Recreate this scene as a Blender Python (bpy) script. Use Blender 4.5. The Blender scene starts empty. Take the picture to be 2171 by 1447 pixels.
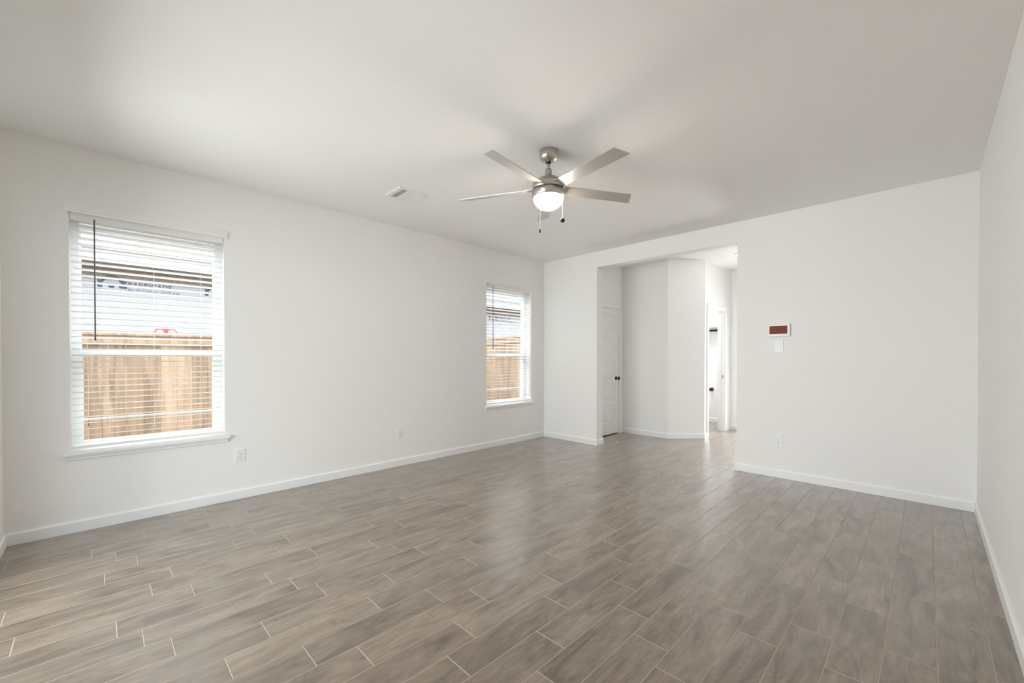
import bpy, bmesh, math, random
from mathutils import Vector, Matrix
random.seed(7)
scene = bpy.context.scene
COL = scene.collection
R = math.radians

# ------------------------------------------------------------------ camera
cam = bpy.data.cameras.new('camera'); camo = bpy.data.objects.new('camera', cam); COL.objects.link(camo)
cam.sensor_fit = 'HORIZONTAL'; cam.sensor_width = 36.0
cam.lens = 879.8 / 2171 * 36.0
cam.shift_y = (765.04 - 723.5) / 2171
cam.clip_start = 0.02; cam.clip_end = 200
camo.location = (0, 0, 1.2465)
camo.rotation_euler = (math.pi / 2 - 0.0085, 0, 0.7863)
scene.camera = camo
scene.view_settings.view_transform = 'Standard'
scene.view_settings.look = 'None'
scene.view_settings.gamma = 1
scene.view_settings.exposure = 0.17
scene.view_settings.use_curve_mapping = False
scene.cycles.use_denoising = True
scene.cycles.max_bounces = 14
scene.cycles.diffuse_bounces = 8
scene.cycles.transparent_max_bounces = 16
scene.cycles.caustics_reflective = False
scene.cycles.caustics_refractive = False
scene.cycles.sample_clamp_indirect = 6

# ------------------------------------------------------------------ light
world = bpy.data.worlds.new('sky'); scene.world = world; world.use_nodes = True
bg = world.node_tree.nodes['Background']
bg.inputs[1].default_value = 4.5
# overcast-bright sky: three times as bright overhead as at the horizon
_nt = world.node_tree; _tc = _nt.nodes.new('ShaderNodeTexCoord'); _sp = _nt.nodes.new('ShaderNodeSeparateXYZ'); _mr = _nt.nodes.new('ShaderNodeMapRange'); _mx = _nt.nodes.new('ShaderNodeMix')
_nt.links.new(_tc.outputs['Generated'], _sp.inputs[0]); _nt.links.new(_sp.outputs['Z'], _mr.inputs['Value'])
_mx.data_type = 'RGBA'; _mx.inputs[6].default_value = (.86, .93, 1.0, 1); _mx.inputs[7].default_value = (2.6, 2.75, 2.9, 1)
_nt.links.new(_mr.outputs[0], _mx.inputs[0]); _nt.links.new(_mx.outputs[2], bg.inputs[0])

def light(name, kind, loc, rot, energy, color=(1, 1, 1), **kw):
    l = bpy.data.lights.new(name, kind); l.energy = energy; l.color = color
    for k, v in kw.items(): setattr(l, k, v)
    o = bpy.data.objects.new(name, l); COL.objects.link(o); o.location = loc; o.rotation_euler = rot
    return o
# sun, high and coming over our roof onto the fence and the neighbour's wall
light('sun', 'SUN', (0, 0, 10), (0, R(24), R(25)), 4.0, (1, .95, .88), angle=R(1))
# unseen fill light, shining in through a made-up glazed door behind the camera
light('rear_fill_light', 'AREA', (-3.0, -2.6, .85), (R(102), 0, R(-14)), 190, (.985, .985, 1), shape='RECTANGLE', size=3.2, size_y=1.6)
# daylight coming in through the two windows of the left wall (in the gap outside the glass)
# added fill light, unseen, at the far right end of the hall
light('hall_fill_light', 'AREA', (1.95, 6.45, 1.5), (0, R(90), 0), 3, (1, .99, .98), shape='RECTANGLE', size=1.2, size_y=1.1)

# daylight through the glazed front door at the end of the hall, hidden behind the back wall
light('front_door_daylight', 'AREA', (-1.85, 8.35, 1.25), (R(-90), 0, 0), 75, (1, .99, .98), shape='RECTANGLE', size=.8, size_y=1.9)
# unseen lamp added to brighten the little room behind the hall doorway
light('small_room_fill', 'AREA', (-3.25, 7.5, 2.70), (0, 0, 0), 30, (.95, .98, 1), shape='DISK', size=.35)

# ------------------------------------------------------------------ materials
def newmat(name):
    m = bpy.data.materials.new(name); m.use_nodes = True
    nt = m.node_tree; b = nt.nodes['Principled BSDF']
    return m, nt, b
def setp(b, **kw):
    for k, v in kw.items():
        b.inputs[k.replace('_', ' ')].default_value = v
def simple(name, col, rough=.5, metal=0.0, bump=None, emit=None, spec=.5):
    m, nt, b = newmat(name)
    setp(b, Base_Color=(*col, 1), Roughness=rough, Metallic=metal)
    b.inputs['Specular IOR Level'].default_value = spec
    if emit:
        b.inputs['Emission Color'].default_value = (*emit[0], 1); b.inputs['Emission Strength'].default_value = emit[1]
    n = nt.nodes.new('ShaderNodeTexNoise'); n.inputs['Scale'].default_value = (bump or (60, .02))[0]
    n.inputs['Detail'].default_value = 3
    tc = nt.nodes.new('ShaderNodeTexCoord'); nt.links.new(tc.outputs['Object'], n.inputs['Vector'])
    bp = nt.nodes.new('ShaderNodeBump'); bp.inputs['Strength'].default_value = (bump or (60, .02))[1]
    bp.inputs['Distance'].default_value = .002
    nt.links.new(n.outputs['Fac'], bp.inputs['Height']); nt.links.new(bp.outputs['Normal'], b.inputs['Normal'])
    return m
WALL = simple('wall_paint', (.85, .845, .832), .65, bump=(140, .10), spec=.3)
CEIL = simple('ceiling_paint', (.88, .875, .862), .8, bump=(90, .15), spec=.2)
TRIM = simple('trim_paint', (.86, .865, .86), .32)
DOORP = simple('door_paint', (.84, .835, .825), .38)
PLAST = simple('white_plastic', (.83, .83, .82), .35)
BLIND = simple('blind_slat_white', (.86, .86, .85), .4)
VINYL = simple('white_vinyl', (.88, .89, .89), .35)
NICKEL = simple('brushed_nickel', (.56, .52, .47), .30, 1.0, bump=(400, .08))
DARKM = simple('dark_bronze', (.035, .03, .028), .35, .8)
SLOT = simple('dark_slot', (.05, .05, .05), .7)
WAND = simple('smoky_wand', (.14, .13, .125), .25)
CORD = simple('white_cord', (.85, .85, .83), .7)
BLADE = simple('silver_blade', (.58, .56, .54), .34, .6)
SCREEN = simple('brown_screen', (.20, .055, .028), .5, spec=.15)
STEEL = simple('steel_plate', (.35, .34, .33), .35, 1.0)
GREYS = simple('insect_screen_frame', (.85, .85, .85), .4)
VENTD = simple('vent_cavity', (.22, .22, .21), .8)
CHAIN = simple('pull_chain', (.8, .78, .74), .4, .6)

def glass():
    m = bpy.data.materials.new('window_glass'); m.use_nodes = True; nt = m.node_tree; nt.nodes.clear()
    out = nt.nodes.new('ShaderNodeOutputMaterial'); mix = nt.nodes.new('ShaderNodeMixShader')
    tr = nt.nodes.new('ShaderNodeBsdfTransparent'); tr.inputs[0].default_value = (.95, .965, .96, 1)
    gl = nt.nodes.new('ShaderNodeBsdfGlossy'); gl.inputs['Roughness'].default_value = 0.0
    fr = nt.nodes.new('ShaderNodeFresnel'); fr.inputs[0].default_value = 1.45
    ge = nt.nodes.new('ShaderNodeNewGeometry'); inv = nt.nodes.new('ShaderNodeMath'); inv.operation = 'SUBTRACT'; inv.inputs[0].default_value = 1.0
    nt.links.new(ge.outputs['Backfacing'], inv.inputs[1]); fm = nt.nodes.new('ShaderNodeMath'); fm.operation = 'MULTIPLY'
    nt.links.new(fr.outputs[0], fm.inputs[0]); nt.links.new(inv.outputs[0], fm.inputs[1]); nt.links.new(fm.outputs[0], mix.inputs[0])
    nt.links.new(tr.outputs[0], mix.inputs[1]); nt.links.new(gl.outputs[0], mix.inputs[2])
    nt.links.new(mix.outputs[0], out.inputs[0]); return m
GLASS = glass()
BOWL = simple('lit_opal_glass', (.9, .88, .84), .3, emit=((1, .89, .76), 70.0))
HLAMP = simple('lit_ceiling_disk', (.9, .9, .88), .4, emit=((1, .97, .93), 22.0))

def tile_mat():
    m, nt, b = newmat('wood_look_tile')
    N = nt.nodes.new; L = nt.links.new
    tc = N('ShaderNodeTexCoord'); at = N('ShaderNodeAttribute'); at.attribute_name = 'tile'
    off = N('ShaderNodeVectorMath'); off.operation = 'MULTIPLY_ADD'
    L(at.outputs['Color'], off.inputs[0]); off.inputs[1].default_value = (17.0, 23.0, 31.0); L(tc.outputs['Object'], off.inputs[2])
    # broad soft figure
    mp = N('ShaderNodeMapping'); mp.inputs['Scale'].default_value = (8.5, 2.2, 1); L(off.outputs[0], mp.inputs['Vector'])
    n1 = N('ShaderNodeTexNoise'); n1.inputs['Scale'].default_value = 1.0; n1.inputs['Detail'].default_value = 5; n1.inputs['Roughness'].default_value = .55; n1.inputs['Distortion'].default_value = 1.2
    L(mp.outputs[0], n1.inputs['Vector'])
    # fine grain
    mp2 = N('ShaderNodeMapping'); mp2.inputs['Scale'].default_value = (60, 6, 1); L(off.outputs[0], mp2.inputs['Vector'])
    n2 = N('ShaderNodeTexNoise'); n2.inputs['Scale'].default_value = 1.0; n2.inputs['Detail'].default_value = 6; n2.inputs['Roughness'].default_value = .6; n2.inputs['Distortion'].default_value = .6
    L(mp2.outputs[0], n2.inputs['Vector'])
    # cathedral rings: contour lines of a warped noise
    mp3 = N('ShaderNodeMapping'); mp3.inputs['Scale'].default_value = (6.0, 1.6, 1); L(off.outputs[0], mp3.inputs['Vector'])
    n3 = N('ShaderNodeTexNoise'); n3.inputs['Scale'].default_value = 1.0; n3.inputs['Detail'].default_value = 1.5; n3.inputs['Distortion'].default_value = .5
    L(mp3.outputs[0], n3.inputs['Vector'])
    mul = N('ShaderNodeMath'); mul.operation = 'MULTIPLY'; mul.inputs[1].default_value = 110.0; L(n3.outputs['Fac'], mul.inputs[0])
    sn = N('ShaderNodeMath'); sn.operation = 'SINE'; L(mul.outputs[0], sn.inputs[0])
    # knots
    mp4 = N('ShaderNodeMapping'); mp4.inputs['Scale'].default_value = (3.4, 1.6, 1); L(off.outputs[0], mp4.inputs['Vector'])
    vo = N('ShaderNodeTexVoronoi'); vo.inputs['Scale'].default_value = 1.0; L(mp4.outputs[0], vo.inputs['Vector'])
    kr = N('ShaderNodeMapRange'); kr.inputs['From Min'].default_value = 0.0; kr.inputs['From Max'].default_value = .16; kr.inputs['To Min'].default_value = 1.0; kr.inputs['To Max'].default_value = 0.0
    L(vo.outputs['Distance'], kr.inputs['Value'])
    ramp = N('ShaderNodeValToRGB'); L(n1.outputs['Fac'], ramp.inputs['Fac'])
    e = ramp.color_ramp.elements
    e[0].position = .31; e[0].color = (.128, .088, .060, 1)
    e[1].position = .64; e[1].color = (.285, .222, .168, 1)
    x = e.new(.46); x.color = (.214, .161, .118, 1)
    def mixc(kind, fac, a, bcol):
        k = N('ShaderNodeMix'); k.data_type = 'RGBA'; k.blend_type = kind
        if isinstance(fac, float): k.inputs[0].default_value = fac
        else: L(fac, k.inputs[0])
        L(a, k.inputs[6])
        if isinstance(bcol, tuple): k.inputs[7].default_value = bcol
        else: L(bcol, k.inputs[7])
        return k.outputs[2]
    g = N('ShaderNodeMapRange'); g.inputs['From Min'].default_value = .35; g.inputs['From Max'].default_value = .65; g.inputs['To Min'].default_value = .84; g.inputs['To Max'].default_value = 1.13
    L(n2.outputs['Fac'], g.inputs['Value'])
    c1 = mixc('MULTIPLY', 1.0, ramp.outputs[0], g.outputs[0])
    g2 = N('ShaderNodeMapRange'); g2.inputs['From Min'].default_value = -1; g2.inputs['From Max'].default_value = 1; g2.inputs['To Min'].default_value = .91; g2.inputs['To Max'].default_value = 1.05
    L(sn.outputs[0], g2.inputs['Value'])
    c2 = mixc('MULTIPLY', 1.0, c1, g2.outputs[0])
    kf = N('ShaderNodeMath'); kf.operation = 'MULTIPLY'; kf.inputs[1].default_value = .45; L(kr.outputs[0], kf.inputs[0])
    c3 = mixc('MIX', kf.outputs[0], c2, (.13, .10, .08, 1))
    # tone of the whole tile
    sep = N('ShaderNodeSeparateColor'); L(at.outputs['Color'], sep.inputs[0])
    tr = N('ShaderNodeMapRange'); tr.inputs['To Min'].default_value = .90; tr.inputs['To Max'].default_value = 1.08; L(sep.outputs[2], tr.inputs['Value'])
    c4 = mixc('MULTIPLY', 1.0, c3, tr.outputs[0])
    L(c4, b.inputs['Base Color'])
    rr = N('ShaderNodeMapRange'); rr.inputs['To Min'].default_value = .17; rr.inputs['To Max'].default_value = .27; L(n2.outputs['Fac'], rr.inputs['Value'])
    L(rr.outputs[0], b.inputs['Roughness'])
    b.inputs['Specular IOR Level'].default_value = .5
    b.inputs['Coat Weight'].default_value = .9; b.inputs['Coat Roughness'].default_value = .30; b.inputs['Coat IOR'].default_value = 1.65
    bp = N('ShaderNodeBump'); bp.inputs['Strength'].default_value = .05; bp.inputs['Distance'].default_value = .0015
    ad = N('ShaderNodeMath'); ad.operation = 'ADD'; L(n2.outputs['Fac'], ad.inputs[0]); L(n1.outputs['Fac'], ad.inputs[1])
    L(ad.outputs[0], bp.inputs['Height'])   # relief is too shallow to tilt the glaze
    return m
TILE = tile_mat()
GROUT = simple('grout', (.42, .36, .305), .7, bump=(300, .2))

def wood_mat(name, c_dark, c_light, board=.14, grey=.0):
    m, nt, b = newmat(name); N = nt.nodes.new; L = nt.links.new
    tc = N('ShaderNodeTexCoord')
    mp = N('ShaderNodeMapping'); mp.inputs['Scale'].default_value = (30, 22, 1.6); L(tc.outputs['Object'], mp.inputs['Vector'])
    n1 = N('ShaderNodeTexNoise'); n1.inputs['Scale'].default_value = 1; n1.inputs['Detail'].default_value = 5; n1.inputs['Distortion'].default_value = .8; L(mp.outputs[0], n1.inputs['Vector'])
    at = N('ShaderNodeAttribute'); at.attribute_name = 'tile'
    mx = N('ShaderNodeMath'); mx.operation = 'MULTIPLY_ADD'; mx.inputs[1].default_value = .25; L(at.outputs['Fac'], mx.inputs[0]); L(n1.outputs['Fac'], mx.inputs[2])
    ramp = N('ShaderNodeValToRGB'); L(mx.outputs[0], ramp.inputs['Fac'])
    e = ramp.color_ramp.elements; e[0].position = .35; e[0].color = (*c_dark, 1); e[1].position = 1.0; e[1].color = (*c_light, 1)
    L(ramp.outputs[0], b.inputs['Base Color']); b.inputs['Roughness'].default_value = .8
    return m
CEDAR = wood_mat('cedar_boards', (.125, .076, .043), (.33, .228, .142))
FRIEZE = wood_mat('raw_sheathing', (.16, .12, .09), (.28, .22, .165))
def shingle_mat():
    m, nt, b = newmat('grey_shingles'); N = nt.nodes.new; L = nt.links.new
    tc = N('ShaderNodeTexCoord')
    br = N('ShaderNodeTexBrick'); br.inputs['Scale'].default_value = 1.0
    mp = N('ShaderNodeMapping'); mp.inputs['Rotation'].default_value = (0, 0, R(90)); L(tc.outputs['Object'], mp.inputs['Vector']); L(mp.outputs[0], br.inputs['Vector'])
    br.inputs['Color1'].default_value = (.11, .122, .14, 1); br.inputs['Color2'].default_value = (.145, .16, .18, 1); br.inputs['Mortar'].default_value = (.08, .085, .095, 1)
    br.inputs['Brick Width'].default_value = .30; br.inputs['Row Height'].default_value = .13; br.inputs['Mortar Size'].default_value = .008
    L(br.outputs['Color'], b.inputs['Base Color']); b.inputs['Roughness'].default_value = .9
    return m
SHINGLE = shingle_mat()
WRAP = simple('house_wrap_white', (.29, .295, .305), .45, bump=(6, .3))
INK = simple('navy_print', (.008, .022, .062), .5)
INK2 = simple('pale_blue_print', (.035, .07, .14), .5)
INKR = simple('red_print', (.32, .04, .045), .5)
FASCIA = simple('white_fascia', (.34, .34, .335), .5)
SOFFIT = simple('tan_soffit', (.30, .28, .25), .6)
CONC = simple('outdoor_concrete', (.16, .155, .145), .8)
DIRT = simple('bare_dirt', (.11, .08, .058), .9, bump=(20, 1.0))

# ------------------------------------------------------------------ mesh helpers
def box(bm, x0, x1, y0, y1, z0, z1, M=None, bev=0.0):
    r = bmesh.ops.create_cube(bm, size=1)
    vs = r['verts']
    for v in vs:
        v.co = Vector(((x0 + x1) / 2 + v.co.x * (x1 - x0), (y0 + y1) / 2 + v.co.y * (y1 - y0), (z0 + z1) / 2 + v.co.z * (z1 - z0)))
    if bev:
        es = list({e for v in vs for e in v.link_edges})
        rb = bmesh.ops.bevel(bm, geom=es, offset=bev, segments=2, profile=.5, affect='EDGES')
        vs = list({v for f in rb['faces'] for v in f.verts})
    if M:
        for v in vs: v.co = M @ v.co
    return vs
def lathe(bm, prof, segs=48, M=None, cap=True):
    rings = []
    for r, z in prof:
        ring = []
        for i in range(segs):
            a = 2 * math.pi * i / segs
            ring.append(bm.verts.new((r * math.cos(a), r * math.sin(a), z)))
        rings.append(ring)
    fs = []
    for a, b_ in zip(rings, rings[1:]):
        for i in range(segs):
            j = (i + 1) % segs
            f = bm.faces.new((a[i], a[j], b_[j], b_[i])); f.smooth = True; fs.append(f)
    if cap:
        for ring in (rings[0], rings[-1]):
            try: bm.faces.new(ring)
            except Exception: pass
    if M:
        for ring in rings:
            for v in ring: v.co = M @ v.co
def tube(bm, p0, p1, r, segs=10):
    p0 = Vector(p0); p1 = Vector(p1); d = p1 - p0
    q = d.to_track_quat('Z', 'Y').to_matrix().to_4x4(); q.translation = p0
    lathe(bm, [(r, 0), (r, d.length)], segs, q)
def prism(bm, pts, z0, z1):
    a = [bm.verts.new((x, y, z0)) for x, y in pts]; b_ = [bm.verts.new((x, y, z1)) for x, y in pts]
    bm.faces.new(a[::-1]); bm.faces.new(b_)
    n = len(pts)
    for i in range(n): bm.faces.new((a[i], a[(i + 1) % n], b_[(i + 1) % n], b_[i]))
def mk(name, bm, mat, parent=None, loc=None, **props):
    bmesh.ops.recalc_face_normals(bm, faces=bm.faces[:])
    me = bpy.data.meshes.new(name); bm.to_mesh(me); bm.free()
    for m in (mat if isinstance(mat, (list, tuple)) else [mat]): me.materials.append(m)
    o = bpy.data.objects.new(name, me); COL.objects.link(o)
    if parent: o.parent = parent
    if loc: o.location = loc
    for k, v in props.items(): o[k] = v
    return o
def B(): return bmesh.new()
def empty(name, loc=(0, 0, 0), rotz=0, **props):
    o = bpy.data.objects.new(name, None); COL.objects.link(o); o.location = loc; o.rotation_euler = (0, 0, rotz)
    o.empty_display_size = .1
    for k, v in props.items(): o[k] = v
    return o
def copy_tree(o, parent=None):
    c = o.copy(); COL.objects.link(c)
    if parent: c.parent = parent
    for ch in [x for x in bpy.data.objects if x.parent == o]: copy_tree(ch, c)
    return c
S = dict(kind='structure')

# ------------------------------------------------------------------ dimensions (metres, camera stands at x=0 y=0)
XL, XR, YB, YR, H = -4.294, 0.285, 5.006, -0.4465, 2.743
TW = 0.15            # inner wall thickness
XO = XL - 0.19       # outside face of the left wall
OL, OR, HD = -3.3146, -1.4914, 2.524
WZ0, WZ1 = 0.572, 2.283
W1 = (-0.140, 0.776); W2 = (3.789, 4.699)
YF = 8.43            # back of the little room behind the hall doorway

# ------------------------------------------------------------------ floor tiles
def build_floor():
    pitch, period, g, bev = .1610, .622, .0036, .0010
    x_ref = .034
    joints = {0: 2.372, 1: 2.690, 2: 2.292, 3: 2.062, 4: 2.207, 5: 1.705, 6: 1.850, 7: 2.030, 8: 1.646, 9: 1.804, 10: 1.405, 11: 1.240,
              12: .985, 13: 1.158, 14: .843, 15: .756, 16: .674, 17: .974, 18: .816, 19: .915, 20: .640, 21: .784, 22: .692, 23: .586, 24: .845, 25: .610, 26: .395, -1: 2.830, -2: 2.45}
    bm = B(); lay = bm.loops.layers.color.new('tile')
    # grout bed
    vs = [bm.verts.new(p) for p in ((XL - .06, YR - .06, -.0010), (1.75, YR - .06, -.0010), (1.75, YF + .1, -.0010), (XL - .06, YF + .1, -.0010))]
    gf = bm.faces.new(vs); gf.material_index = 1
    rnd = random.Random(3)
    xmin, xmax, ymin, ymax = XL - .01, XR + .01, YR - .01, YF + .02
    k = -12
    while True:
        xr = x_ref - pitch * k; xl = xr - pitch
        if xr < xmin: break
        # strip k lies between its left line and its right line
        j0 = joints.get(k, None)
        if j0 is None: j0 = rnd.random() * period
        ylim0 = ymin; a = max(xl, xmin) ; b_ = min(xr, 1.7)
        if xl >= xmax: ylim0 = YB + .02
        n = math.floor((ylim0 - j0) / period)
        y = j0 + n * period
        while y < ymax:
            y0, y1 = max(y, ylim0), min(y + period, ymax)
            if y1 - y0 > .02 and b_ - a > .02:
                col = (rnd.random(), rnd.random(), rnd.random(), 1)
                x0, x1, q0, q1 = a + g / 2, b_ - g / 2, y0 + g / 2, y1 - g / 2
                t = [bm.verts.new(p) for p in ((x0 + bev, q0 + bev, 0), (x1 - bev, q0 + bev, 0), (x1 - bev, q1 - bev, 0), (x0 + bev, q1 - bev, 0))]
                u = [bm.verts.new(p) for p in ((x0, q0, -.0010), (x1, q0, -.0010), (x1, q1, -.0010), (x0, q1, -.0010))]
                fs = [bm.faces.new(t)] + [bm.faces.new((u[i], u[(i + 1) % 4], t[(i + 1) % 4], t[i])) for i in range(4)]
                for f in fs[1:]: f.material_index = 1
                for f in fs:
                    for l in f.loops: l[lay] = col
            y += period
        k += 1
    o = mk('floor', bm, [TILE, GROUT], **S)
    b2 = B(); box(b2, XL - .05, 1.74, YR - .05, YF + .09, -.12, -.003)
    mk('slab', b2, GROUT, o)
build_floor()

# ------------------------------------------------------------------ walls and ceiling
bm = B(); box(bm, XO, 1.95, YR - .3, YF + .13, H, H + .12); mk('ceiling', bm, CEIL, **S)
bm = B()
y0, y1 = YR - .15, YF + .12
for a, b_ in ((y0, W1[0]), (W1[1], W2[0]), (W2[1], y1)): box(bm, XO, XL, a, b_, 0 if a > -9 else 0, H)
for w in (W1, W2): box(bm, XO, XL, w[0], w[1], 0, WZ0 - .012); box(bm, XO, XL, w[0], w[1], WZ1, H)
mk('wall_left', bm, WALL, **S)
bm = B()
def rounded_end(bm, xa, xb, ya, yb, z0, z1): box(bm, xa, xb, ya, yb, z0, z1)
box(bm, XL, OL, YB, YB + TW, 0, H); box(bm, OL, OR, YB, YB + TW, HD, H); box(bm, OR, XR + TW, YB, YB + TW, 0, H)
mk('wall_back', bm, WALL, **S)
bm = B(); box(bm, XR, XR + TW, YR - .15, YB, 0, H); mk('wall_right', bm, WALL, **S)
PX0, PX1, PZ = -3.75, -1.3, 2.25    # opening behind the camera, made up for the fill light
bm = B(); box(bm, XL, PX0, YR - .15, YR, 0, H); box(bm, PX1, XR, YR - .15, YR, 0, H); box(bm, PX0, PX1, YR - .15, YR, PZ, H)
mk('wall_rear', bm, WALL, **S)
# hall beyond the opening
XC = -3.60
bm = B(); box(bm, XC - .11, XC, YB + TW, 5.385, 0, H); box(bm, XC - .11, XC, 6.085, 6.20, 0, H); box(bm, XC - .11, XC, 5.385, 6.085, 2.045, H)
mk('wall_hall_pantry', bm, WALL, **S)
bm = B(); prism(bm, [(XC - .6, 6.20), (-2.822, 6.20), (-2.43, 6.60), (-2.52, 6.66), (-2.87, 6.32), (XC - .6, 6.32)], 0, H)
mk('wall_hall_diagonal', bm, WALL, **S)
XH = -2.43
DY0, DY1 = 6.765, 7.515
bm = B(); box(bm, XH - .11, XH, 6.62, DY0, 0, H); box(bm, XH - .11, XH, DY1, YF, 0, H); box(bm, XH - .11, XH, DY0, DY1, 2.04, H)
mk('wall_hall_left', bm, WALL, **S)
FX0, FX1, FZ = -2.22, -1.36, 2.05
bm = B(); box(bm, XH, FX0, 7.80, 7.92, 0, H); box(bm, FX1, 1.75, 7.80, 7.92, 0, H); box(bm, FX0, FX1, 7.80, 7.92, FZ, H); mk('wall_hall_far', bm, WALL, **S)
d3 = empty('door_3', ((FX0 + FX1) / 2, 7.86, 0), **S)
bm = B(); w_ = (FX1 - FX0) / 2
box(bm, -w_, -w_ + .10, -.025, .025, 0, FZ); box(bm, w_ - .10, w_, -.025, .025, 0, FZ); box(bm, -w_ + .1, w_ - .1, -.025, .025, 0, .22); box(bm, -w_ + .1, w_ - .1, -.025, .025, FZ - .12, FZ)
mk('door_frame', bm, DOORP, d3)
bm = B(); box(bm, -w_ + .09, w_ - .09, -.003, .003, .21, FZ - .11); mk('pane', bm, GLASS, d3)
bm = B(); box(bm, XL, XH, YF, YF + .12, 0, H); mk('wall_bath_far', bm, WALL, **S)
bm = B(); box(bm, 1.75, 1.87, YB, 5.9, 0, H); box(bm, 1.75, 1.87, 7.0, 7.92, 0, H); box(bm, 1.75, 1.87, 5.9, 7.0, 2.1, H); box(bm, 1.75, 1.87, 5.9, 7.0, 0, .9); box(bm, XR + TW, 1.87, YB, YB + TW, 0, H)
mk('wall_hall_right', bm, WALL, **S)
# made-up glazed door, added to let the rear fill light in
w3 = empty('window_3', (0, 0, 0), **S)
bm = B()
for a, b_ in ((PX0, PX0 + .06), ((PX0 + PX1) / 2 - .04, (PX0 + PX1) / 2 + .04), (PX1 - .06, PX1)): box(bm, a, b_, YR - .12, YR - .06, 0, PZ)
box(bm, PX0, PX1, YR - .12, YR - .06, PZ - .06, PZ); box(bm, PX0, PX1, YR - .12, YR - .06, 0, .07)
mk('frame', bm, VINYL, w3)
bm = B(); box(bm, PX0 + .05, PX1 - .05, YR - .093, YR - .089, .06, PZ - .05); mk('pane', bm, GLASS, w3)


# ------------------------------------------------------------------ baseboards
def bb_profile(bm, p, q, n, h=.083, t=.013):
    """baseboard along p->q, n = direction into the room"""
    p = Vector((*p, 0)); q = Vector((*q, 0)); n = Vector((*n, 0)).normalized()
    prof = [(0, 0), (t, 0), (t, h - .012), (t * .55, h - .004), (t * .45, h), (0, h)]
    A = [bm.verts.new(p + n * a + Vector((0, 0, z + .0005))) for a, z in prof]; C = [bm.verts.new(q + n * a + Vector((0, 0, z + .0005))) for a, z in prof]
    m_ = len(prof)
    for i in range(m_): bm.faces.new((A[i], A[(i + 1) % m_], C[(i + 1) % m_], C[i]))
    bm.faces.new(A[::-1]); bm.faces.new(C)
def base(name, segs):
    bm = B()
    for p, q, n in segs: bb_profile(bm, p, q, n)
    mk(name, bm, TRIM, **S)
t = .013
base('baseboard_left', [((XL, YR), (XL, YB), (1, 0))])
base('baseboard_back', [((XL + t, YB), (OL, YB), (0, -1)), ((OL, YB - t), (OL, YB + TW + t), (1, 0)),
                        ((OR, YB), (XR - t, YB), (0, -1)), ((OR, YB - t), (OR, YB + TW + t), (-1, 0))])
base('baseboard_right', [((XR, YR), (XR, YB), (-1, 0))])
base('baseboard_rear', [((XL + t, YR), (PX0, YR), (0, 1)), ((PX1, YR), (XR - t, YR), (0, 1))])
dd = Vector((.39, .40)).normalized(); dn = Vector((dd.y, -dd.x))
base('baseboard_hall', [((XC, 6.145), (XC, 6.20), (1, 0)), ((XC + t, 6.20), (-2.82, 6.20), (0, -1)), ((-2.824, 6.20), (-2.43 + .004, 6.60 + .004), tuple(dn)),
                        ((XH, 6.60), (XH, DY0 - .06), (1, 0)), ((XH, DY1 + .06), (XH, 7.80), (1, 0)), ((XH + t, 7.80), (FX0, 7.80), (0, -1)), ((FX1, 7.80), (1.75, 7.80), (0, -1))])
base('baseboard_bath', [((XL, YF), (XH - .11, YF), (0, -1))])

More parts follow.
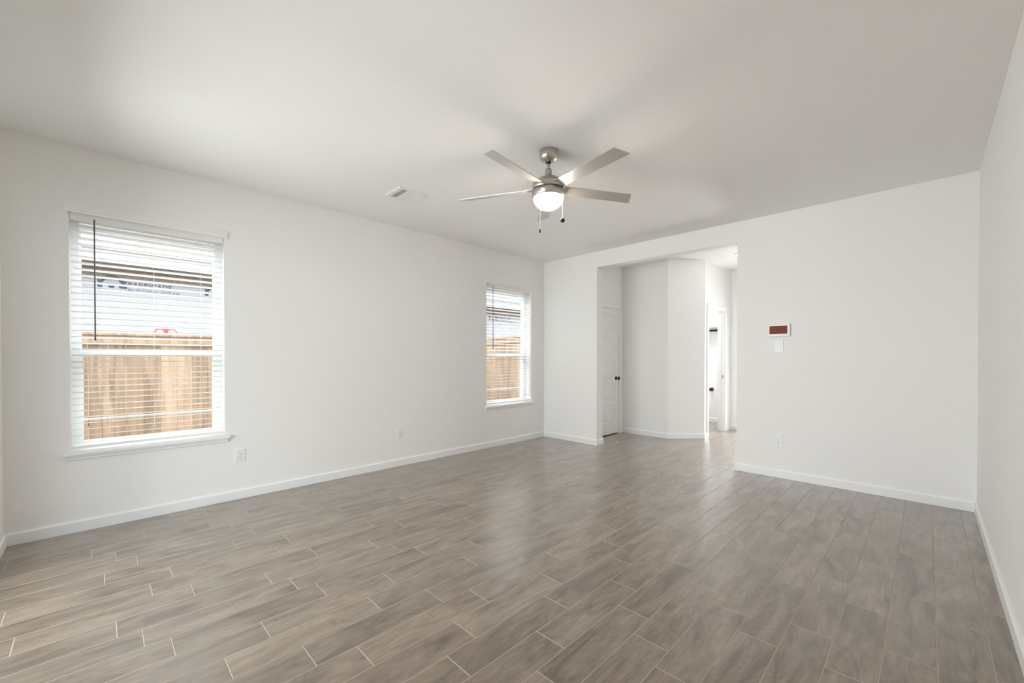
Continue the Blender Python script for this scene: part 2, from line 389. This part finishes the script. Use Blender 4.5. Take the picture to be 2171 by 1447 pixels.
# ------------------------------------------------------------------ windows of the left wall
def make_window(idx, w):
    ya, yb = w
    r = empty('window_%d' % idx, (XL, (ya + yb) / 2, WZ0), **S)
    def P(name, bm, m, par=r):
        for v in bm.verts: v.co -= Vector((XL, (ya + yb) / 2, WZ0))
        return mk(name, bm, m, par)
    xf0, xf1 = XO + .012, XL - .105      # frame depth
    fw = .050
    bm = B()
    box(bm, xf0, xf1, ya, ya + fw, WZ0, WZ1, bev=.003); box(bm, xf0, xf1, yb - fw, yb, WZ0, WZ1, bev=.003)
    box(bm, xf0, xf1, ya + fw, yb - fw, WZ1 - fw, WZ1); box(bm, xf0, xf1, ya + fw, yb - fw, WZ0, WZ0 + .03)
    P('window_frame', bm, VINYL)
    # upper sash (outer), lower sash (inner)
    def sash(x0, x1, z0, z1, sw, name):
        bm = B(); a, b_ = ya + fw - .004, yb - fw + .004
        box(bm, x0, x1, a, a + sw, z0, z1, bev=.002); box(bm, x0, x1, b_ - sw, b_, z0, z1, bev=.002)
        box(bm, x0, x1, a + sw, b_ - sw, z1 - .045, z1); box(bm, x0, x1, a + sw, b_ - sw, z0, z0 + .035)
        s = P(name, bm, VINYL)
        bm = B(); xm = (x0 + x1) / 2; box(bm, xm - .002, xm + .002, a + sw - .003, b_ - sw + .003, z0 + .03, z1 - .04)
        P('pane', bm, GLASS, s)
        return s
    sash(xf0 + .01, xf0 + .035, 1.268, WZ1 - fw + .004, .012, 'upper_sash')
    sl = sash(xf0 + .042, xf1 - .006, WZ0 + .026, 1.305, .018, 'lower_sash')
    bm = B()
    for yy in (ya + .27, yb - .27): box(bm, xf1 - .012, xf1 + .006, yy - .03, yy + .03, 1.292, 1.312, bev=.003)
    P('sash_lock', bm, VINYL, sl)
    # insect screen frame with its cross bar, outside the lower sash
    bm = B(); x0, x1 = xf0 - .004, xf0 + .006
    box(bm, x0, x1, ya + fw, ya + fw + .012, WZ0 + .03, 1.27); box(bm, x0, x1, yb - fw - .012, yb - fw, WZ0 + .03, 1.27)
    box(bm, x0, x1, ya + fw, yb - fw, .774, .788); box(bm, x0, x1, ya + fw, yb - fw, 1.255, 1.27)
    P('screen_frame', bm, GREYS)
    # stool and apron
    bm = B()
    box(bm, xf1 - .01, XL + .0005, ya + .0005, yb - .0005, WZ0 - .012, WZ0 + .002)
    box(bm, XL, XL + .036, ya - .036, yb + .036, WZ0 - .022, WZ0 + .002, bev=.005)
    P('window_sill', bm, TRIM)
    bm = B()
    prof = [(0, 0), (.010, 0), (.014, .006), (.014, .016), (.020, .024), (.022, .034), (0, .034)]
    for k in (0, 1):
        pass
    A = [bm.verts.new((XL + a, ya - .022, WZ0 - .056 + z)) for a, z in prof]; C = [bm.verts.new((XL + a, yb + .022, WZ0 - .056 + z)) for a, z in prof]
    n = len(prof)
    for i in range(n): bm.faces.new((A[i], A[(i + 1) % n], C[(i + 1) % n], C[i]))
    bm.faces.new(A[::-1]); bm.faces.new(C)
    P('apron', bm, TRIM)
make_window(1, W1); make_window(2, W2)

# ------------------------------------------------------------------ blinds
def make_blind(w, label):
    ya, yb = w; yc = (ya + yb) / 2
    xb = XL - .042
    r = empty('window_blind', (xb, yc, WZ0 + .012), label=label, category='blind', group='horizontal blinds in the windows of the left wall')
    def P(name, bm, m, **k):
        for v in bm.verts: v.co -= Vector((xb, yc, WZ0 + .012))
        return mk(name, bm, m, r, **k)
    bm = B(); box(bm, xb - .026, xb + .024, ya + .004, yb - .004, WZ1 - .052, WZ1 - .001); P('headrail', bm, BLIND)
    bm = B()
    prof = [(0, 0), (.012, 0), (.012, .016), (.016, .022), (.016, .030), (.012, .034), (.016, .042), (.016, .050), (0, .050)]
    x0 = XL + .0005
    A = [bm.verts.new((x0 + a, ya - .018, WZ1 - .006 + z)) for a, z in prof]; C = [bm.verts.new((x0 + a, yb + .022, WZ1 - .006 + z)) for a, z in prof]
    n = len(prof)
    for i in range(n): bm.faces.new((A[i], A[(i + 1) % n], C[(i + 1) % n], C[i]))
    bm.faces.new(A[::-1]); bm.faces.new(C)
    P('valance', bm, TRIM)
    # slats
    bm = B(); pitch = .0446; ns = 35; ztop = WZ1 - .085
    tilt = R(10); wd = .050; th = .0028
    zs = []
    for i in range(ns):
        zc = ztop - i * pitch
        if zc < WZ0 + .052: break
        zs.append(zc)
        rows = []
        for s in range(5):
            u = (s / 4 - .5) * wd; crown = .0022 * (1 - (2 * s / 4 - 1) ** 2)
            rows.append((u, crown))
        pts = [(u, c + th / 2) for u, c in rows] + [(u, c - th / 2) for u, c in rows[::-1]]
        rot = [(xb + u * math.cos(tilt) - c * math.sin(tilt), zc + u * math.sin(tilt) + c * math.cos(tilt)) for u, c in pts]
        A = [bm.verts.new((x, ya + .008, z)) for x, z in rot]; C = [bm.verts.new((x, yb - .008, z)) for x, z in rot]
        n = len(rot)
        for j in range(n): bm.faces.new((A[j], A[(j + 1) % n], C[(j + 1) % n], C[j]))
        bm.faces.new(A[::-1]); bm.faces.new(C)
    P('slats', bm, BLIND)
    zb = WZ0 + .022
    bm = B(); box(bm, xb - .026, xb + .026, ya + .008, yb - .008, zb, zb + .018, bev=.004); P('bottom_rail', bm, BLIND)
    bm = B()
    for yy in (yc - .30, yc, yc + .30):
        for dx in (-.0265, .0265):
            tube(bm, (xb + dx, yy, zb + .01), (xb + dx, yy, WZ1 - .05), .0006, 5)
    P('ladder_cords', bm, CORD)
    bm = B(); yw = ya + .128
    tube(bm, (xb + .036, yw, 1.372), (xb + .034, yw, WZ1 - .032), .0042, 8); tube(bm, (xb + .036, yw, 1.372), (xb + .036, yw, 1.40), .0052, 8)
    P('tilt_wand', bm, WAND, label='dark thin tilt wand')
make_blind(W1, 'white horizontal slat blind in the large near window, nearest the camera')
make_blind(W2, 'white horizontal slat blind in the far window beside the back corner')

# ------------------------------------------------------------------ doors
def door_one():
    y0, y1, zt = 5.385, 6.085, 2.045
    r = empty('door_1', (XC, (y0 + y1) / 2, 0), **S)
    T = Vector((XC, (y0 + y1) / 2, 0))
    def P(name, bm, m, par=r, **k):
        for v in bm.verts: v.co -= T
        return mk(name, bm, m, par, **k)
    # slab with five recessed raised panels
    bm = B(); xs = XC - .012; a, b_ = y0 + .012, y1 - .006; z0, z1 = .014, 2.036
    box(bm, xs - .035, xs - .009, a, b_, z0, z1)
    st = .112; pan = [(.204, .475), (.567, .829), (.936, 1.198), (1.306, 1.567), (1.674, 1.935)]
    box(bm, xs - .009, xs, a, a + st, z0, z1); box(bm, xs - .009, xs, b_ - st, b_, z0, z1)
    zz = [z0] + [v for p in pan for v in p] + [z1]
    for i in range(0, len(zz), 2): box(bm, xs - .009, xs, a + st, b_ - st, zz[i], zz[i + 1])
    for p0, p1 in pan:
        q = [(a + st, p0, xs - .0005), (b_ - st, p0, xs - .0005), (b_ - st, p1, xs - .0005), (a + st, p1, xs - .0005)]
        def ring(ins, x): return [bm.verts.new((x, yy, zv)) for yy, zv in ((a + st + ins, p0 + ins), (b_ - st - ins, p0 + ins), (b_ - st - ins, p1 - ins), (a + st + ins, p1 - ins))]
        r0, r1, r2, r3 = ring(0, xs - .0006), ring(.010, xs - .0085), ring(.018, xs - .0085), ring(.040, xs - .0025)
        for u, v in ((r0, r1), (r1, r2), (r2, r3)):
            for i in range(4): bm.faces.new((u[i], u[(i + 1) % 4], v[(i + 1) % 4], v[i]))
        bm.faces.new(r3)
    slab = P('door_slab', bm, DOORP)
    bm = B(); M = Matrix.Translation((xs, b_ - .062, .909)) @ Matrix.Rotation(R(90), 4, 'Y')
    lathe(bm, [(.032, 0), (.032, .004), (.026, .009), (.013, .012), (.011, .030), (.018, .036), (.026, .044), (.028, .053), (.024, .062), (.012, .066), (.002, .0665)], 28, M)
    P('door_knob', bm, DARKM, slab, label='dark bronze round knob')
    bm = B(); d0, d1 = XC - .11, XC + .002
    box(bm, d0, d1, y0, y0 + .012, 0, zt); box(bm, d0, d1, y1 - .006, y1, 0, zt); box(bm, d0, d1, y0 + .012, y1 - .006, zt - .008, zt)
    P('door_jamb', bm, DOORP)
    bm = B(); e = XC + .012
    box(bm, XC, e, y0 - .055, y0 + .004, 0, zt - .004, bev=.002); box(bm, XC, e, y1 - .002, y1 + .055, 0, zt - .004, bev=.002); box(bm, XC, e, y0 - .055, y1 + .055, zt - .004, zt + .05, bev=.003)
    P('door_casing', bm, TRIM)
door_one()
def door_two():
    r = empty('door_2', (XH, (DY0 + DY1) / 2, 0), **S); T = Vector((XH, (DY0 + DY1) / 2, 0))
    def P(name, bm, m, par=r, **k):
        for v in bm.verts: v.co -= T
        return mk(name, bm, m, par, **k)
    bm = B()
    box(bm, XH - .112, XH + .001, DY0, DY0 + .015, 0, 2.04); box(bm, XH - .112, XH + .001, DY1 - .015, DY1, 0, 2.04); box(bm, XH - .112, XH + .001, DY0 + .015, DY1 - .015, 2.022, 2.04)
    box(bm, XH - .075, XH - .045, DY1 - .026, DY1 - .015, 0, 2.02); box(bm, XH - .075, XH - .045, DY0 + .015, DY0 + .026, 0, 2.02)
    j = P('door_jamb', bm, TRIM)
    bm = B(); box(bm, XH - .040, XH - .012, DY1 - .0165, DY1 - .0145, .895, .945); P('strike_plate', bm, STEEL, j, label='steel strike plate')
    bm = B()
    box(bm, XH, XH + .014, DY0 - .055, DY0 + .004, 0, 2.034, bev=.002); box(bm, XH, XH + .014, DY1 - .004, DY1 + .055, 0, 2.034, bev=.002); box(bm, XH, XH + .014, DY0 - .055, DY1 + .055, 2.034, 2.09, bev=.003)
    P('door_casing', bm, TRIM)
door_two()

# closet rod with shelf, small fitting, seen through the hall doorway
rod = empty('closet_rod', (-3.1, 8.30, 1.76), label='short black rod under a white shelf seen through the hall doorway', category='rod')
bm = B(); tube(bm, (-.75, 0, 0), (.55, 0, 0), .018, 16); mk('rod', bm, DARKM, rod)
for x in (-.75, .54):
    bm = B(); box(bm, x, x + .012, -.03, .129, -.04, .05); mk('bracket', bm, DARKM, rod)
bm = B(); box(bm, -3.9, XH - .112, 8.12, YF, 1.812, 1.83, bev=.002)
mk('closet_shelf', bm, TRIM, label='white shelf above the black rod in the small room past the hall doorway', category='shelf')
f = empty('wall_fitting', (-2.954, YF, .633), label='small round black fitting low on the far wall seen through the hall doorway', category='wall fitting')
bm = B(); lathe(bm, [(.034, 0), (.034, .006), (.020, .012), (.012, .02), (.012, .045), (.028, .052), (.03, .07), (.022, .08), (.002, .082)], 24, Matrix.Rotation(R(90), 4, 'X')); mk('knob', bm, DARKM, f)

# ------------------------------------------------------------------ ceiling fan
def make_fan():
    cx, cy = -1.952, 2.322
    r = empty('ceiling_fan', (cx, cy, H), label='brushed nickel five-blade ceiling fan with lit frosted bowl light', category='ceiling fan')
    def z(v): return v - H
    bm = B(); lathe(bm, [(.060, 0), (.066, -.004), (.067, -.030), (.0665, -.034), (.067, -.038), (.064, -.052), (.052, -.070), (.036, -.080), (.020, -.083), (.010, -.083)], 56)
    mk('canopy', bm, NICKEL, r)
    bm = B(); lathe(bm, [(.019, z(2.676)), (.022, z(2.668)), (.019, z(2.656)), (.011, z(2.650)), (.010, z(2.645))], 32); mk('hanger_ball', bm, DARKM, r)
    bm = B(); lathe(bm, [(.0125, z(2.67)), (.0125, z(2.585))], 24); mk('downrod', bm, NICKEL, r)
    bm = B(); lathe(bm, [(.014, z(2.612)), (.021, z(2.611)), (.024, z(2.604)), (.025, z(2.575)), (.029, z(2.562)), (.040, z(2.553)), (.062, z(2.545)), (.085, z(2.534)), (.098, z(2.523)), (.103, z(2.516)), (.099, z(2.5145))], 64)
    mk('motor_cap', bm, NICKEL, r)
    bm = B(); lathe(bm, [(.098, z(2.517)), (.104, z(2.511)), (.115, z(2.500)), (.119, z(2.488)), (.1195, z(2.462)), (.114, z(2.458)), (.114, z(2.4565))], 72)
    mk('motor_housing', bm, NICKEL, r)
    bm = B(); lathe(bm, [(.113, z(2.4605)), (.113, z(2.455)), (.1195, z(2.452)), (.1195, z(2.418)), (.117, z(2.410)), (.112, z(2.403)), (.107, z(2.401)), (.104, z(2.405))], 72)
    lk = mk('light_kit_ring', bm, NICKEL, r)
    bm = B(); lathe(bm, [(.1175, z(2.4595)), (.1175, z(2.4535))], 72, cap=False); mk('seam_band', bm, DARKM, r)
    bm = B(); pr = []
    for i in range(15):
        a = R(90) * i / 14
        pr.append((max(.001, .1085 * math.cos(a)), z(2.404) - .088 * math.sin(a)))
    lathe(bm, pr, 64, cap=True); mk('glass_bowl', bm, BOWL, r, label='glowing frosted glass bowl')
    # blades
    tilt = R(-13.5)
    for k in range(5):
        ang = R(61.8 + 72 * k)
        M = Matrix.Rotation(ang, 4, 'Z') @ Matrix.Translation((0, 0, z(2.472))) @ Matrix.Rotation(tilt, 4, 'X')
        bm = B()
        out = [(.085, -.045), (.20, -.047), (.646, -.053), (.653, -.051), (.657, -.046), (.694, .044), (.694, .050), (.688, .053), (.20, .047), (.085, .045)]
        prism(bm, out, -.003, .003)
        rr = bmesh.ops.bevel(bm, geom=[e for e in bm.edges], offset=.001, segments=1, affect='EDGES')
        for v in bm.verts: v.co = M @ v.co
        bl = mk('fan_blade', bm, BLADE, r)
    # blade slots: dark recesses in the housing are covered by small nickel arms above each blade
    for k in range(5):
        ang = R(61.8 + 72 * k)
        M = Matrix.Rotation(ang, 4, 'Z') @ Matrix.Translation((0, 0, z(2.481))) @ Matrix.Rotation(tilt, 4, 'X')
        bm = B(); box(bm, .07, .165, -.030, .030, -.004, .001, M=M, bev=.0015); mk('blade_bracket', bm, NICKEL, r)
    # pull chains
    vd = Vector((-math.sin(.7863), math.cos(.7863), 0)); vr = Vector((math.cos(.7863), math.sin(.7863), 0))
    def chain(off, z1, kind):
        p = off
        bm = B(); tube(bm, (p.x, p.y, z(2.43)), (p.x, p.y, z(z1)), .0013, 6)
        zz = 2.42
        while zz > z1:
            bmesh.ops.create_icosphere(bm, subdivisions=1, radius=.0021, matrix=Matrix.Translation((p.x, p.y, z(zz)))); zz -= .0065
        c = mk('pull_chain', bm, CHAIN, r)
        bm = B()
        if kind == 'disk':
            M = Matrix.Translation((p.x, p.y, z(z1 - .012))) @ Matrix.Rotation(.7863, 4, 'Z') @ Matrix.Rotation(R(90), 4, 'X')
            lathe(bm, [(.002, -.005), (.013, -.005), (.0155, -.002), (.0155, .002), (.013, .005), (.002, .005)], 24, M)
        else:
            lathe(bm, [(.003, z(z1)), (.0055, z(z1 - .004)), (.0055, z(z1 - .022)), (.003, z(z1 - .026))], 16, Matrix.Translation((p.x, p.y, 0)))
        mk('chain_fob', bm, DARKM, c, label='dark chain fob')
    chain(vd * -.105 + vr * -.068, 2.146, 'rod')
    chain(vd * -.075 + vr * .094, 2.229, 'disk')
make_fan()

# ------------------------------------------------------------------ hall ceiling light
r = empty('ceiling_light', (-1.885, 6.57, H), label='small round lit ceiling light in the hall, half hidden by the opening edge', category='ceiling light')
bm = B(); lathe(bm, [(.105, 0), (.105, -.010), (.095, -.014), (.088, -.014)], 48); mk('trim_ring', bm, PLAST, r)
bm = B(); lathe(bm, [(.090, -.010), (.086, -.020), (.06, -.032), (.02, -.038), (.001, -.038)], 48); mk('diffuser', bm, HLAMP, r)

# ------------------------------------------------------------------ ceiling vent
def make_vent():
    x0, x1, y0, y1 = -3.53, -3.262, 1.878, 2.165
    r = empty('ceiling_vent', ((x0 + x1) / 2, (y0 + y1) / 2, H), label='white three-bank louvred air vent on the ceiling', category='vent')
    T = Vector(((x0 + x1) / 2, (y0 + y1) / 2, H))
    def P(name, bm, m, par=r):
        for v in bm.verts: v.co -= T
        return mk(name, bm, m, par)
    banks = [(1.918, 1.972), (1.996, 2.076), (2.100, 2.143)]; xa, xb = -3.503, -3.292
    bm = B(); zt, zb = H - .0005, H - .009
    box(bm, x0, xa, y0, y1, zb, zt); box(bm, xb, x1, y0, y1, zb, zt)
    e = [y0] + [v for b_ in banks for v in b_] + [y1]
    for i in range(0, len(e), 2): box(bm, xa, xb, e[i], e[i + 1], zb, zt)
    P('frame', bm, PLAST)
    bm = B(); box(bm, xa - .003, xb + .003, banks[0][0] - .003, banks[-1][1] + .003, H - .0025, H - .0008); P('cavity', bm, VENTD)
    for bi, (ya, yb) in enumerate(banks):
        bm = B(); n = 4 if bi != 1 else 6
        ang = (R(62), R(-20), R(-10))[bi]
        for i in range(n):
            yc = ya + (i + .5) * (yb - ya) / n
            M = Matrix.Translation((0, yc, H - .007)) @ Matrix.Rotation(ang, 4, 'X')
            w = (yb - ya) / n * (.50, .30, .40)[bi]
            box(bm, xa, xb, -w, w, -.0005, .0005, M=M)
        P('louvres', bm, PLAST)
make_vent()

# ------------------------------------------------------------------ wall plates
def plate(name, loc, rotz, kind, label, cat, w=.076, h=.120, group=None):
    r = empty(name, loc, rotz, label=label, category=cat)
    if group: r['group'] = group
    # local: x right, y out of the wall (towards -y local), z up
    bm = B(); box(bm, -w / 2, w / 2, -.0055, 0, -h / 2, h / 2, bev=.002); mk('cover_plate', bm, PLAST, r)
    if kind == 'outlet':
        for s in (-1, 1):
            bm = B(); zc = s * .0195
            M = Matrix.Translation((0, -.0055, zc)) @ Matrix.Rotation(R(90), 4, 'X')
            lathe(bm, [(.0172, 0), (.0172, .0015), (.0160, .0022)], 28, M)
            s_ = mk('socket', bm, PLAST, r)
            bm = B()
            box(bm, -.0080, -.0055, -.0083, -.0070, zc + .000, zc + .010); box(bm, .0055, .0080, -.0083, -.0070, zc + .001, zc + .009)
            lathe(bm, [(.0028, 0), (.0028, .0012)], 12, Matrix.Translation((0, -.0070, zc - .008)) @ Matrix.Rotation(R(90), 4, 'X'))
            mk('slots', bm, SLOT, s_)
        bm = B(); lathe(bm, [(.003, 0), (.0025, .001)], 12, Matrix.Translation((0, -.0055, 0)) @ Matrix.Rotation(R(90), 4, 'X')); mk('screw', bm, STEEL, r)
    elif kind == 'switch':
        bm = B(); box(bm, -.0165, .0165, -.0085, -.005, -.034, .034, M=Matrix.Rotation(R(0), 4, 'X'), bev=.0015)
        for v in bm.verts:
            if v.co.y < -.007: v.co.y -= .004 * (v.co.z / .034 if v.co.z > 0 else 0) 
        mk('rocker', bm, PLAST, r)
    elif kind == 'blank':
        for s in (-1, 1):
            bm = B(); lathe(bm, [(.003, 0), (.0025, .001)], 12, Matrix.Translation((0, -.0055, s * .042)) @ Matrix.Rotation(R(90), 4, 'X')); mk('screw', bm, PLAST, r)
    return r
G = 'wall outlets'
plate('wall_outlet', (XL, .888, .380), R(90), 'outlet', 'white wall outlet low on the left wall just right of the near window', 'outlet', group=G)
plate('wall_outlet', (XL, 2.460, .378), R(90), 'outlet', 'white wall outlet on the left wall midway between the two windows', 'outlet', group=G)
plate('blank_plate', (XL, 4.281, .362), R(90), 'blank', 'plain white blank cover plate under the far window', 'wall plate')
plate('wall_outlet', (-1.092, YB, .379), 0, 'outlet', 'white wall outlet low on the back wall below the light switch', 'outlet', group=G)
plate('light_switch', (-1.092, YB, 1.360), 0, 'switch', 'white rocker light switch on the back wall below the keypad', 'light switch')
# keypad panel
r = empty('wall_keypad', (-1.093, YB, 1.530), label='white wall control panel with dark red brown screen above the light switch', category='control panel')
bm = B(); box(bm, -.090, .102, -.030, 0, -.066, .066, bev=.006); mk('housing', bm, PLAST, r)
bm = B(); box(bm, -.078, .080, -.0312, -.029, -.040, .043); mk('display', bm, SCREEN, r, label='dark red brown display')

# tiny scrap of debris near the pantry door
bm = B(); bmesh.ops.create_icosphere(bm, subdivisions=2, radius=.012)
for v in bm.verts: v.co = Vector((v.co.x * 1.6, v.co.y, max(v.co.z, -.004) * .4 + .0016)) * (1 + .2 * random.random())
mk('paper_scrap', bm, TRIM, loc=(-3.24, 5.42, .0005), label='tiny white scrap on the floor in front of the pantry door', category='scrap')

# ------------------------------------------------------------------ outside: ground, fence, neighbour's house
bm = B(); box(bm, -20, XO - .002, -12, 18, -.5, -.32); mk('ground', bm, DIRT, **S)
bm = B(); box(bm, XO, 12, -12, YR - .16, -.5, -.13); mk('rear_ground', bm, CONC, **S)  # unseen ground behind the camera, added to stop sky light from below
bm = B(); box(bm, XO, 1.2, -4.4, YR - .15, 2.60, 2.72); mk('rear_sky_blocker', bm, FASCIA, **S)  # unseen cover added to keep high sky light off the floor
bm = B(); box(bm, -4.4, 12, YF + .13, 14, -.5, -.13); mk('porch', bm, CONC, **S)
def make_fence():
    xf = -6.0
    r = empty('wooden_fence', (xf, 3, -.32), label='cedar board fence between the houses seen through both windows', category='fence')
    T = Vector((xf, 3, -.32))
    def top(y): return 1.500 if y < 4.2 else 1.500 + (y - 4.2) * .094
    bm = B(); lay = bm.loops.layers.color.new('tile'); rnd = random.Random(5)
    y = -4.0
    while y < 11:
        w = .138; zt = top(y) - .02; dx = rnd.uniform(-.003, .003)
        f0 = len(bm.faces)
        box(bm, xf - .009 + dx, xf + .009 + dx, y, y + w, -.31, zt)
        bm.faces.ensure_lookup_table(); c = rnd.random()
        for f in bm.faces[f0:]:
            for l in f.loops: l[lay] = (c, c, c, 1)
        y += w + rnd.uniform(.001, .004)
    for v in bm.verts: v.co -= T
    mk('board_panel', bm, CEDAR, r)
    for nm, z0, z1, xa, xb in (('cap_rail', -.02, .02, xf - .03, xf + .045), ('top_trim', -.115, -.02, xf + .012, xf + .030), ('middle_rail', -.95, -.86, xf - .05, xf - .012), ('kick_board', -1.80, -1.66, xf + .012, xf + .034)):
        bm = B(); lay = bm.loops.layers.color.new('tile')
        for a, b_ in ((-4, 4.2), (4.2, 11)):
            ta, tb = top(a), top(b_)
            if nm in ('middle_rail', 'kick_board'): ta, tb = 1.5, 1.5
            vs = [bm.verts.new((x, yy, tt + zz)) for yy, tt in ((a, ta), (b_, tb)) for x, zz in ((xa, z0), (xb, z0), (xb, z1), (xa, z1))]
            for q in ((0, 1, 2, 3), (7, 6, 5, 4), (0, 4, 5, 1), (1, 5, 6, 2), (2, 6, 7, 3), (3, 7, 4, 0)): bm.faces.new([vs[i] for i in q])
        for f in bm.faces:
            for l in f.loops: l[lay] = (.75, .75, .75, 1)
        for v in bm.verts: v.co -= T
        mk(nm, bm, CEDAR, r)
    for yp in (-3.2, -.8, 1.6, 4.1, 6.6, 9.0):
        bm = B(); box(bm, xf - .14, xf - .05, yp, yp + .09, -.31, 1.47)
        for v in bm.verts: v.co -= T
        mk('post', bm, CEDAR, r)
make_fence()

def text_mesh(bm, s, height, y0, z0, x, width=None, bold=.0):
    cu = bpy.data.curves.new('t', 'FONT'); cu.body = s; cu.size = height / .7; cu.offset = bold; cu.extrude = .0008
    ob = bpy.data.objects.new('t', cu); COL.objects.link(ob)
    bpy.context.view_layer.update()
    dg = bpy.context.evaluated_depsgraph_get(); me = bpy.data.meshes.new_from_object(ob.evaluated_get(dg))
    xs = [v.co.x for v in me.vertices]; wd = max(xs) - min(xs); sx = (width / wd) if width else 1
    mn = min(xs)
    for v in me.vertices: v.co = Vector((x + v.co.z + .0012, y0 + (v.co.x - mn) * sx, z0 + v.co.y))
    bm.from_mesh(me); bpy.data.meshes.remove(me); bpy.data.objects.remove(ob); bpy.data.curves.remove(cu)
def flat(bm, pts, x):
    a = [bm.verts.new((x + .0004, y, z)) for y, z in pts]; b_ = [bm.verts.new((x + .002, y, z)) for y, z in pts]
    bm.faces.new(b_); bm.faces.new(a[::-1]); n = len(pts)
    for i in range(n): bm.faces.new((a[i], a[(i + 1) % n], b_[(i + 1) % n], b_[i]))
def make_neighbour():
    xn = -7.6
    r = empty('neighbour_house', (xn, 3, -.32), label='unfinished house next door in white printed building wrap with grey shingle roof', category='house')
    T = Vector((xn, 3, -.32))
    def P(name, bm, m, par=r, **k):
        for v in bm.verts: v.co -= T
        return mk(name, bm, m, par, **k)
    bm = B(); box(bm, xn - .15, xn, -6, 14, -.31, 2.27); wrap = P('wrapped_wall', bm, WRAP)
    bm = B(); lay = bm.loops.layers.color.new('tile'); box(bm, xn - .15, xn + .012, -6, 14, 2.27, 2.47)
    for f in bm.faces:
        for l in f.loops: l[lay] = (.5, .5, .5, 1)
    P('frieze_board', bm, FRIEZE)
    bm = B(); box(bm, xn - .1, xn + .36, -6, 14, 2.44, 2.465); P('soffit', bm, SOFFIT)
    bm = B(); box(bm, xn + .36, xn + .39, -6, 14, 2.43, 2.63); P('fascia', bm, FASCIA)
    bm = B(); L_ = 3.3; sl = .42
    vs = [(xn + .43, 2.615), (xn + .43 - L_, 2.615 + L_ * sl), (xn + .43 - L_, 2.59 + L_ * sl), (xn + .43, 2.59)]
    A = [bm.verts.new((x, -6.3, zv)) for x, zv in vs]; C = [bm.verts.new((x, 14.3, zv)) for x, zv in vs]
    for i in range(4): bm.faces.new((A[i], A[(i + 1) % 4], C[(i + 1) % 4], C[i]))
    bm.faces.new(A[::-1]); bm.faces.new(C); P('roof', bm, SHINGLE)
    for k in range(-1, 9):
        yo = k * 1.13
        bm = B()
        # emblem: arch over block feet
        arc = []
        for i in range(13):
            a = R(180) - R(180) * i / 12
            arc.append((yo + .14 + .105 * math.cos(a), 2.262 + .065 * math.sin(a)))
        inner = [(yo + .14 + (y - yo - .14) * .62, 2.262 + (z - 2.262) * .50) for y, z in arc[::-1]]
        flat(bm, arc + inner, xn + .0125)
        flat(bm, [(yo - .005, 2.262), (yo + .075, 2.262), (yo + .045, 2.225), (yo + .012, 2.225)], xn)
        flat(bm, [(yo + .20, 2.262), (yo + .285, 2.262), (yo + .27, 2.225), (yo + .235, 2.225)], xn)
        flat(bm, [(yo + .0, 2.205), (yo + .05, 2.205), (yo + .045, 2.165), (yo + .005, 2.165)], xn)
        flat(bm, [(yo + .10, 2.205), (yo + .17, 2.205), (yo + .155, 2.165), (yo + .11, 2.165)], xn)
        flat(bm, [(yo + .20, 2.205), (yo + .285, 2.205), (yo + .285, 2.165), (yo + .21, 2.165)], xn)
        P('printed_emblem', bm, INK, wrap)
        bm = B(); text_mesh(bm, 'BARRICADE', .062, yo + .295, 2.195, xn, .46, .0015); P('printed_lettering', bm, INK, wrap)
        bm = B(); text_mesh(bm, 'BUILDING WRAP', .046, yo + .295, 2.130, xn, .54, .0); P('printed_lettering', bm, INK2, wrap)
        bm = B(); flat(bm, [(yo, 2.128), (yo + .20, 2.128), (yo + .20, 2.118), (yo, 2.118)], xn); P('printed_line', bm, INK2, wrap)
    # red round mark just above the fence
    bm = B(); yc, zc = .68, 1.555
    flat(bm, [(yc + .14 * math.cos(R(10 * i)), zc + .125 * math.sin(R(10 * i))) for i in range(36)], xn)
    P('printed_red_disc', bm, INKR, wrap)
    bm = B()
    for yy in (-.062, .068): flat(bm, [(yc + yy + .045 * math.cos(R(15 * i)), zc + .05 + .032 * math.sin(R(15 * i))) for i in range(24)], xn + .0022)
    P('printed_white_spots', bm, WRAP, wrap)
make_neighbour()
